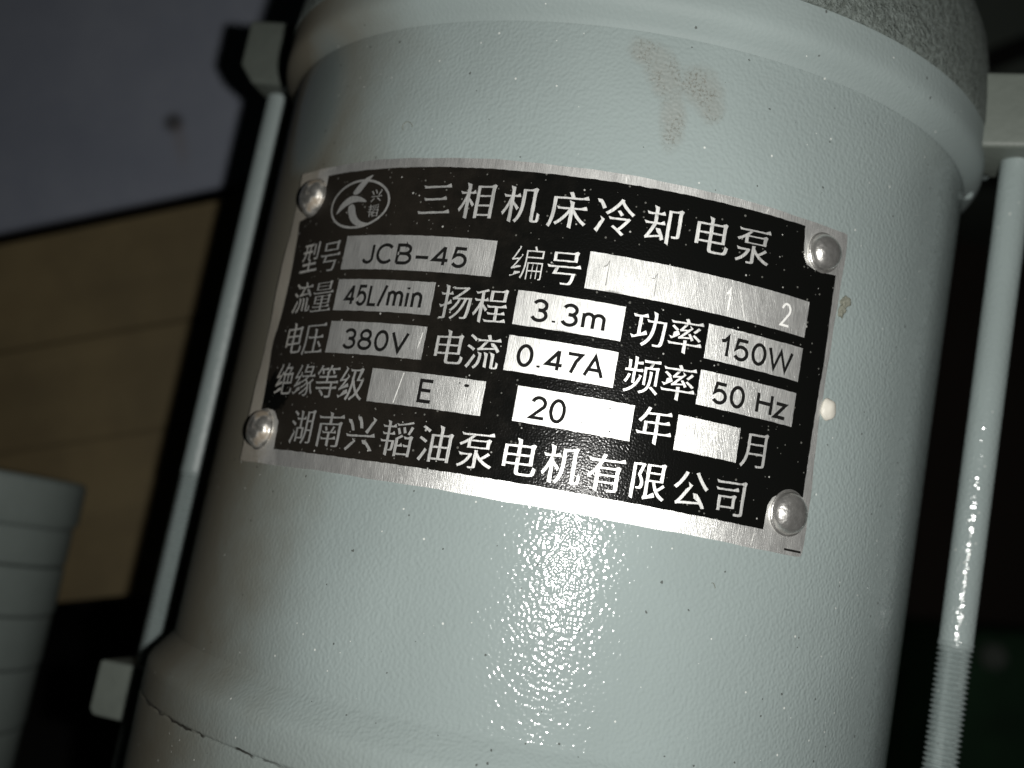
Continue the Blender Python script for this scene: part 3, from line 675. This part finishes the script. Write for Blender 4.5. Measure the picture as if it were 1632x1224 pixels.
def style(con, kk=1.0, thin=0.0):
    """give the plain strokes the slanted heads and triangular ends of the plate's brush-cut lettering"""
    def area(c): return sum(c[i - 1][0] * c[i][1] - c[i][0] * c[i - 1][1] for i in range(len(c))) / 2
    big = max(con, key=lambda c: abs(area(c)))
    if area(big) < 0: con = [c[::-1] for c in con]
    res = []
    for c in con:
        q = [c[0]]
        for pnt in c[1:]:
            if math.hypot(pnt[0] - q[-1][0], pnt[1] - q[-1][1]) > 0.012: q.append(pnt)
        c = q; n = len(c)
        if n < 3: continue
        E = []
        for i in range(n):
            a, b = c[i], c[(i + 1) % n]
            L = math.hypot(b[0] - a[0], b[1] - a[1]) or 1e-6
            E.append((L, (b[0] - a[0]) / L, (b[1] - a[1]) / L))
        # uneven weight: upright strokes heavier
        off = []
        for i in range(n):
            e0, e1 = E[i - 1], E[i]
            d0 = kk * (-0.012 + 0.018 * abs(e0[2])) - thin; d1 = kk * (-0.012 + 0.018 * abs(e1[2])) - thin
            n0 = (e0[2], -e0[1]); n1 = (e1[2], -e1[1])
            det = n0[0] * n1[1] - n0[1] * n1[0]
            if abs(det) > 0.25:
                x = (d0 * n1[1] - d1 * n0[1]) / det; y = (d1 * n0[0] - d0 * n1[0]) / det
            else:
                x = (n0[0] * d0 + n1[0] * d1) / 2; y = (n0[1] * d0 + n1[1] * d1) / 2
            off.append((c[i][0] + x, c[i][1] + y))
        turn = [E[i - 1][1] * E[i][2] - E[i - 1][2] * E[i][1] for i in range(n)]
        new = []
        capd = {}
        for i in range(n):
            j = (i + 1) % n
            L, dx, dy = E[i]
            nx, ny = dy, -dx
            if 0.04 < L < 0.115 and turn[i] > 0.7 and turn[j] > 0.7 and E[i - 1][0] > 0.09 and E[j][0] > 0.09:
                if nx > 0.8: capd[j] = ('rt', 0); capd[i] = ('rb', 0)
                elif nx < -0.8: capd[i] = ('lt', 0); capd[j] = ('lb', 0)
                elif ny > 0.8: capd[j] = ('tl', 0); capd[i] = ('tr', 0)
                elif ny < -0.8: capd[i] = ('bl', 0); capd[j] = ('br', 0)
        for i in range(n):
            x, y = off[i]
            k = capd.get(i, (None,))[0]
            pv, nx_ = E[i - 1], E[i]
            if k == 'rt':
                new += [(x + .004 * kk, y - .012 * kk), (x - .028 * kk, y + .052 * kk), (x - min(.15, nx_[0] * .6), y)]
            elif k == 'rb': new.append((x + .012 * kk, y))
            elif k == 'lt': new += [(x + min(.09, pv[0] * .5), y), (x - .02 * kk, y + .026 * kk)]
            elif k == 'lb': new.append((x + .022 * kk, y - .004 * kk))
            elif k == 'tl': new += [(x - .042 * kk, y + .028 * kk), (x, y - min(.09, nx_[0] * .5))]
            elif k == 'tr': new.append((x, y - .014 * kk))
            elif k == 'bl': new.append((x - .004 * kk, y + .018 * kk))
            elif k == 'br': new.append((x, y - .016 * kk))
            elif turn[i] > .85 and pv[2] > .9 and nx_[1] < -.9 and pv[0] > .14 and nx_[0] > .14:
                new += [(x + .002 * kk, y - .085), (x + .03 * kk, y + .012 * kk), (x - .03 * kk, y + .044 * kk), (x - .13, y)]
            else: new.append((x, y))
        res.append([(x, y + 0.055 * (x - .5)) for x, y in new])
    return res

def crossing(polys):
    """does any outline of the glyph cross itself or another"""
    P = np.array([p for c in polys for p in c]); Q = np.array([p for c in polys for p in c[1:] + c[:1]])
    d = Q - P
    def side(o, e, x): return e[:, None, 0] * (x[None, :, 1] - o[:, None, 1]) - e[:, None, 1] * (x[None, :, 0] - o[:, None, 0])
    s1, s2 = side(P, d, P), side(P, d, Q)
    h = (s1 * s2 < -1e-12)
    return bool((h & h.T).any())

PLAIN = '编'                                      # too dense to take the full treatment
def hanzi(ch, cx, cy, w, hgt, amp=0.028):
    for kk, am in ((0, 0),) if ch in PLAIN else ((1, amp), (1, amp), (.7, amp * .7), (.4, amp * .5), (.15, amp * .2), (0, 0)):
        out = []
        for c in style(decode(GLYPH[ch]), kk, 0.013 if ch in PLAIN else 0.0):
            pts = [(cx + (x - 0.5) * w, cy + (y - 0.37) * hgt) for x, y in c]
            out.append(jit(pts, am, 0.4))
        if not crossing(out): break
    return out

def line_of(chars, xs, y, w, h, label=None):
    for ch, x in zip(chars, xs):
        yy = y(x) if callable(y) else y
        sub('character', sheet_mesh('character', hanzi(ch, x, yy, w, h), 0.04), alu_text)

line_of('三相机床冷却电泵', [-15.5, -8.75, -2.0, 4.8, 11.55, 18.4, 25.4, 32.0], lambda x: 17.72 + 0.004 * x, 5.9, 5.9)
line_of('湖南兴韬油泵电机有限公司', [-32.3, -26.3, -20.3, -14.05, -8.0, -1.95, 4.1, 10.1, 16.2, 22.1, 28.3, 34.4], -18.05, 5.55, 5.7)
for t, x, y in (('型号', -39.5, 8.9), ('流量', -39.3, 2.35), ('电压', -39.2, -4.35)):
    line_of(t, [x, x + 5.25], y, 5.2, 5.5)
line_of('绝缘等级', [-39.3, -34.1, -28.9, -23.85], -10.9, 5.1, 5.5)
for t, x, y in (('编号', .45, 9.3), ('扬程', -9.0, 2.45), ('电流', -8.85, -4.2), ('功率', 18.85, 2.8), ('频率', 18.9, -3.85)):
    line_of(t, [x, x + 5.25], y, 5.25, 5.5)
line_of('年', [21.8], -10.45, 5.3, 5.6)
line_of('月', [37.3], -10.75, 5.0, 5.6)

# ---- plain sans figures drawn as pen strokes, cap height 1
def A(cx, cy, rx, ry, a0, a1, n=14):
    return [(cx + rx * math.cos(math.radians(a0 + (a1 - a0) * i / n)), cy + ry * math.sin(math.radians(a0 + (a1 - a0) * i / n))) for i in range(n + 1)]
PEN = {
 'J': (.52, [[(.44, 1), (.44, .27)] + A(.235, .25, .205, .25, 0, -165)]),
 'C': (.76, [A(.40, .5, .35, .5, 42, 318, 24)]),
 'B': (.68, [[(.07, 0), (.07, 1), (.36, 1)] + A(.36, .765, .22, .235, 90, -90, 12) + [(.07, .53)], [(.36, .53)] + A(.37, .265, .25, .265, 90, -90, 12) + [(.07, 0)]]),
 '-': (.62, [[(.06, .36), (.56, .36)]]),
 '4': (.62, [[(.44, 0), (.44, 1.0)], [(.44, .97), (.05, .27), (.60, .27)]]),
 '5': (.60, [[(.52, .97), (.15, .97), (.09, .5)] + A(.29, .32, .24, .32, 125, -150, 18)]),
 'L': (.52, [[(.07, 1), (.07, 0), (.48, 0)]]),
 '/': (.36, [[(.02, -.06), (.34, 1.05)]]),
 'm': (.86, [[(.08, 0), (.08, .72)], A(.25, .49, .17, .22, 170, 0) + [(.42, 0)], A(.6, .49, .18, .22, 170, 0) + [(.78, 0)]]),
 'i': (.22, [[(.1, 0), (.1, .72)], [(.1, .9), (.1, 1.0)]]),
 'n': (.56, [[(.08, 0), (.08, .72)], A(.28, .48, .2, .23, 170, 0) + [(.48, 0)]]),
 '3': (.60, [A(.29, .75, .22, .25, 160, -75, 14) + [(.24, .52)], [(.24, .52)] + A(.29, .265, .245, .265, 75, -160, 18)]),
 '8': (.60, [A(.3, .755, .2, .245, 0, 360, 22), A(.3, .265, .25, .265, 0, 360, 22)]),
 '0': (.60, [A(.3, .5, .24, .5, 0, 360, 30)]),
 'V': (.66, [[(.03, 1), (.33, 0), (.63, 1)]]),
 '.': (.26, [[(.13, 0), (.13, .1)]]),
 '7': (.58, [[(.05, .95), (.53, .95), (.36, .6), (.22, 0)]]),
 'A': (.68, [[(.03, 0), (.34, 1), (.65, 0)], [(.14, .33), (.54, .33)]]),
 'E': (.58, [[(.54, 1), (.07, 1), (.07, 0), (.55, 0)], [(.07, .53), (.5, .53)]]),
 '1': (.44, [[(.06, .74), (.2, .79), (.3, 1), (.3, 0)]]),
 'W': (.98, [[(.02, 1), (.25, 0), (.49, .95), (.73, 0), (.96, 1)]]),
 'H': (.72, [[(.07, 0), (.07, 1)], [(.65, 0), (.65, 1)], [(.07, .53), (.65, .53)]]),
 'z': (.52, [[(.05, .69), (.46, .69), (.04, 0), (.48, 0)]]),
 '2': (.60, [A(.29, .72, .23, .27, 170, -35, 16) + [(.06, .03), (.54, .03)]]),
 ' ': (.28, []),
}
def stroke(path, wd):
    """outline of a mitred pen stroke"""
    closed = math.hypot(path[0][0] - path[-1][0], path[0][1] - path[-1][1]) < 1e-6
    P = path[:-1] if closed else path
    n = len(P)
    Lf, Rt = [], []
    for i in range(n):
        a = P[i - 1] if (i or closed) else None
        b = P[(i + 1) % n] if (i < n - 1 or closed) else None
        ds = []
        if a: ds.append((P[i][0] - a[0], P[i][1] - a[1]))
        if b: ds.append((b[0] - P[i][0], b[1] - P[i][1]))
        ds = [(x / (math.hypot(x, y) or 1), y / (math.hypot(x, y) or 1)) for x, y in ds]
        tx = sum(x for x, _ in ds); ty = sum(y for _, y in ds); L = math.hypot(tx, ty) or 1
        tx, ty = tx / L, ty / L
        k = 1.0
        if len(ds) == 2:
            c = max(0.42, ds[0][0] * tx + ds[0][1] * ty); k = 1 / c
        ox, oy = -ty * wd / 2 * k, tx * wd / 2 * k
        Lf.append((P[i][0] + ox, P[i][1] + oy)); Rt.append((P[i][0] - ox, P[i][1] - oy))
    return [Lf, Rt[::-1]] if closed else [Lf + Rt[::-1]]

def figures(text, x0, x1, y0, y1, wd, h=0.06, mat=None, name='figure', shear=0.0):
    mat = mat or ink
    adv = 0; lay = []
    for ch in text:
        w, st = PEN[ch]
        lay.append((ch, adv)); adv += w + .10
    adv -= .10
    sx = (x1 - x0) / adv; sy = y1 - y0
    for ch, ox in lay:
        polys = []
        joined = []
        for k, pth in enumerate(PEN[ch][1]):
            q = [(x0 + (ox + x) * sx + shear * y * sy, y0 + wd / 2 + y * (sy - wd)) for x, y in pth]
            joined.append((stroke(q, wd), k))
        if not joined: continue
        mes = [sheet_mesh(name, [jit(c, 0.012, 0.4) for c in pol], h + 0.004 * k, 1.0) for pol, k in joined]
        bm = bmesh.new()
        for me in mes: bm.from_mesh(me); bpy.data.meshes.remove(me)
        me = bpy.data.meshes.new(name); bm.to_mesh(me); bm.free()
        sub(name, me, mat)

figures('JCB-45', -26.8, -8.5, 7.5, 10.75, .5)
figures('45L/min', -28.8, -14.4, .95, 4.35, .5)
figures('380V', -27.3, -15.4, -5.75, -2.5, .5)
figures('3.3m', 2.2, 12.75, 1.1, 4.45, .5)
figures('0.47A', 1.3, 13.5, -5.5, -2.2, .5)
figures('150W', 29.2, 41.0, 1.1, 4.4, .5)
figures('50 Hz', 29.2, 41.3, -5.6, -2.35, .5)
figures('E', -12.2, -9.9, -12.5, -9.05, .5)
figures('20', 4.5, 9.4, -12.55, -9.1, .5)
figures('1', 11.0, 12.2, 7.7, 11.5, .18, mat=stampdark, name='stamped_digit')
figures('1', 17.9, 19.1, 7.4, 10.9, .14, mat=stampdark, name='stamped_digit')
figures('1', 28.9, 29.9, 7.75, 11.2, .32, mat=stamp_m, name='stamped_digit')
figures('2', 38.0, 39.7, 7.6, 11.2, .32, mat=stamp_m, name='stamped_digit')
figures('7', 29.2, 30.9, -11.6, -9.3, .3, mat=stamp_m, name='stamped_digit')
figures('-', 44.1, 48.0, -24.3, -22.1, .3, name='ink_mark')

for x0, y0, x1, y1, wd in ((-15.0, -8.5, -15.85, -13.0, .13), (-13.25, -2.4, -13.6, -4.7, .11), (31, 11.0, 32.2, 7.6, .08), (24.1, 11.2, 24.7, 8.2, .07), (36.0, 4.9, 36.6, 1.6, .08), (33.2, 23.25, 33.5, 24.0, .06), (12.2, 23.0, 12.0, 24.0, .07), (39.0, -22.2, 38.7, -23.9, .06), (36.5, -21.8, 36.2, -23.5, .06), (28.4, 3.9, 28.9, .8, .07), (30.2, -8.6, 31.0, -12.6, .08), (27.0, -8.9, 27.6, -11.6, .07)):
    sub('scratch', sheet_mesh('scratch', [jit(stroke([(x0, y0), (x1, y1)], wd)[0], .02, .35)], 0.052), stamp_m)
for x0, y0, r0 in ((-5.0, -9.24, .42), (-6.1, -9.0, .16), (11.4, -8.7, .14), (15.3, -9.2, .16), (11.7, -11.8, .15), (15.7, -12.3, .17)):
    sub('ink_chip', sheet_mesh('ink_chip', [[(x0 + r0 * random.uniform(.6, 1.1) * math.cos(k * .7), y0 + r0 * random.uniform(.5, .9) * math.sin(k * .7)) for k in range(9)]], 0.054), ink)

# ---- logo: ring, three swooshes and two small characters
def ellipse(cx, cy, a, b, tilt, n=72, skip=None):
    out = []
    for i in range(n):
        t = 2 * math.pi * i / n
        x, y = a * math.cos(t), b * math.sin(t)
        out.append((cx + x * math.cos(tilt) - y * math.sin(tilt), cy + x * math.sin(tilt) + y * math.cos(tilt)))
    return out
def smooth(pts, it=2):
    for _ in range(it):
        q = []
        for i in range(len(pts)):
            a, b = pts[i], pts[(i + 1) % len(pts)]
            q += [(a[0] * .75 + b[0] * .25, a[1] * .75 + b[1] * .25), (a[0] * .25 + b[0] * .75, a[1] * .25 + b[1] * .75)]
        pts = q
    return pts
sub('logo_ring', sheet_mesh('logo_ring', [jit(ellipse(-30.2, 17.2, 6.5, 4.0, 0.0), .02, .6), jit(ellipse(-30.2, 17.2, 6.1, 3.62, 0.0), .02, .6)], 0.04), alu_text)
for pts in ([(-27.95, 21.95), (-29.9, 21.3), (-31.2, 20.1), (-32.15, 18.85), (-30.6, 18.7), (-29.5, 20.1), (-28.6, 21.2)],
            [(-35.2, 15.5), (-34.3, 17.5), (-32.2, 18.75), (-29.8, 18.35), (-28.0, 17.3), (-30.6, 17.65), (-32.6, 17.2), (-34.1, 16.3)],
            [(-32.45, 17.1), (-32.1, 15.7), (-31.0, 14.2), (-29.0, 13.4), (-26.5, 13.95), (-28.7, 14.15), (-30.2, 15.2), (-31.0, 17.3)]):
    sub('logo_swoosh', sheet_mesh('logo_swoosh', [smooth(pts)], 0.046), alu_text)
for ch, x, y in (('兴', -26.6, 18.35), ('韬', -26.7, 15.95)):
    sub('character', sheet_mesh('character', hanzi(ch, x, y, 2.35, 2.2, .012), 0.043), alu_text)

# ---- rivets
def rivet_mesh(r, h, seed):
    rnd = random.Random(seed)
    prof = [(r * 1.10, -0.2), (r * 1.10, 0.10), (r * 1.02, 0.16), (r * .99, 0.3)]
    for i in range(1, 10):
        t = i / 9 * math.pi / 2
        prof.append((r * .99 * math.cos(t) ** .85 if i < 9 else 0, 0.3 + (h - .3) * math.sin(t)))
    return lathe('rivet', [(a / 1000, b / 1000) for a, b in prof], 48, 55, lambda rr, z, a: (rr * (1 + .02 * math.sin(3 * a + seed)), z))
for k, (u, v, r, h) in enumerate(((-42.5, 19.4, 3.0, 2.0), (43.9, 20.15, 2.75, 1.9), (-43.0, -18.9, 3.0, 2.1), (44.3, -18.4, 3.05, 2.0))):
    o = sub('rivet', rivet_mesh(r, h, k), tarnish if u < 0 else rivet_m)
    c = bend(u, v, TOP)
    nrm = Vector((c.x, c.y, 0)).normalized()
    o.rotation_mode = 'QUATERNION'
    o.rotation_quaternion = nrm.to_track_quat('Z', 'Y')
    o.location = c
# ---- dried dabs on the plate's right edge
def dab(name, u, v, r, sc, seed, rough, m):
    o = sub(name, blob(name, r, sc, seed, rough), m)
    c = bend(u, v, 0.0); nrm = Vector((c.x, c.y, 0)).normalized()
    o.rotation_mode = 'QUATERNION'; o.rotation_quaternion = nrm.to_track_quat('Z', 'Y'); o.location = c
    return o
dab('paint_dab', 49.1, -2.2, 0.0013, (1.15, 1.3, .65), 4, .07, white_m)['label'] = 'white blob of dried paint'
dab('crust', 49.5, 14.2, 0.00085, (1.0, 1.1, .8), 8, .22, crust_m)
dab('crust', 49.1, 12.6, 0.0008, (.8, 1.2, .6), 11, .25, crust_m)

# ------------------------------------------------------------------ behind: grey sheet over a wooden board
YB = 2.04 * R
ang = math.atan2(1.506 - 1.105, 2.994 - 2.014)
ex = Vector((math.cos(ang), 0, math.sin(ang))); ez = Vector((-math.sin(ang), 0, math.cos(ang)))
org = Vector((-2.014 * R, YB, 1.506 * R))
def slab(name, x0, x1, z0, z1, th, bevel, parent=None, loc=None, y=0.0, slope0=0.0, slope1=0.0):
    bm = bmesh.new()
    q = [(x0, z0 + slope0 * x0), (x1, z0 + slope0 * x1), (x1, z1 + slope1 * x1), (x0, z1 + slope1 * x0)]
    fr_ = [bm.verts.new((a * R, y * R, b * R)) for a, b in q]
    bk = [bm.verts.new((a * R, y * R + th, b * R)) for a, b in q]
    bm.faces.new(fr_); bm.faces.new(bk[::-1])
    for i in range(4): bm.faces.new((fr_[i], bk[i], bk[(i + 1) % 4], fr_[(i + 1) % 4]))
    bmesh.ops.recalc_face_normals(bm, faces=bm.faces)
    bmesh.ops.bevel(bm, geom=bm.edges[:], offset=bevel, segments=2, affect='EDGES')
    return finish(bm, name, 50)
gs = link('grey_panel', slab('grey_panel', -3.2, 2.2, 0.0, 3.4, 0.004, 0.0008), sheet)
gs.location = org; gs.rotation_euler = (0, -ang, 0)
tag(gs, 'dull blue grey sheet panel at upper left with one dark spot', 'panel')
bd = empty('wooden_board', org)
bd.rotation_euler = (0, -ang, 0)
tag(bd, 'yellow brown wooden board of planks below the grey panel, left of the motor', 'board')
zz = -0.065
for i, (h, s0, s1) in enumerate(((0.58, -0.03, 0.0), (0.53, -0.055, -0.03), (0.80, -0.10, -0.055))):
    me = slab('plank', -3.2, 2.2, zz - h, zz - 0.006, 0.012, 0.0006, slope0=s0, slope1=s1, y=0.012 * (i % 2))
    link('plank', me, wood, bd)
    zz -= h

# ------------------------------------------------------------------ ribbed grey casting at lower left
rc = empty('ribbed_casting', (-2.315 * R, 1.0 * R, ZB))
tag(rc, 'grey ribbed round casting at the lower left edge, in front of the wooden board', 'casting')
def rpart(name, prof):
    return link(name, lathe(name, [(a * R, b * R) for a, b in prof], 96, 40), cast2, rc, (0, 0, -ZB))
rpart('rim', [(0, -.04), (.40, -.04), (.448, -.043), (.460, -.056), (.463, -.20), (.45, -.225), (.40, -.23)])
for a, b, r0, r1 in ((-.226, -.375, .450, .450), (-.375, -.565, .452, .452), (-.565, -.765, .447, .447), (-.765, -1.0, .443, .443), (-1.0, -1.75, .440, .435)):
    rpart('ring', [(r0 - .03, a), (r0 - .006, a - .003), (r0 - .001, a - .009), (r0, a - .016), (r1 + .001, b + .02), (r1, b + .012), (r1 - .006, b + .004), (r1 - .03, b)])

# ------------------------------------------------------------------ dim things to the right
gb = empty('green_machine', (0.33, 0.585, ZB))
tag(gb, 'barely lit dark green housing low in the shadows right of the threaded rod', 'machine')
link('housing', prism('housing', [Vector((-.05, 0, 0)), Vector((.35, 0, 0)), Vector((.35, 0, .17)), Vector((-.03, 0, .125)), Vector((-.05, 0, .10))], Vector((0, 1, 0)), .2, .008, 4), green_m, gb)
kb = link('bolt_head', lathe('bolt_head', [(0, .010), (.007, .010), (.010, .007), (.010, 0), (0, 0)], 6, 30), olive_m, gb)
kb.location = (-.022, -.0005, .108); kb.rotation_euler = (math.pi / 2, 0, 0)
cb = empty('wall_cabinet', (0.22, 0.60, 0.36))
tag(cb, 'dim olive grey box on the wall at the top right corner beyond the lug', 'cabinet')
link('cabinet_body', box('cabinet_body', (0, .004, 0), (.40, .2195, .42), .006), olive_m, cb)
link('cabinet_door', box('cabinet_door', (.012, -.006, .012), (.388, .0035, .408), .002), olive_m, cb)
def tube(name, pts, r, seg=14):
    bm = bmesh.new(); rings = []
    for i, p_ in enumerate(pts):
        t = (pts[min(i + 1, len(pts) - 1)] - pts[max(i - 1, 0)]).normalized()
        a = t.cross(Vector((0, 1, 0))).normalized(); b = t.cross(a)
        rings.append([bm.verts.new(p_ + r * (math.cos(6.2832 * k / seg) * a + math.sin(6.2832 * k / seg) * b)) for k in range(seg)])
    for A_, B_ in zip(rings, rings[1:]):
        for k in range(seg): bm.faces.new((A_[k], A_[(k + 1) % seg], B_[(k + 1) % seg], B_[k]))
    bm.faces.new(rings[0]); bm.faces.new(rings[-1][::-1])
    return finish(bm, name, 60)
hose = link('black_hose', tube('black_hose', [Vector((.20 + .004 * i + .0009 * i * i, .575, .36 + .010 * i)) for i in range(-3, 16)], .008), dark_floor)
tag(hose, 'blurred black hose crossing in front of the olive box at top right', 'hose')
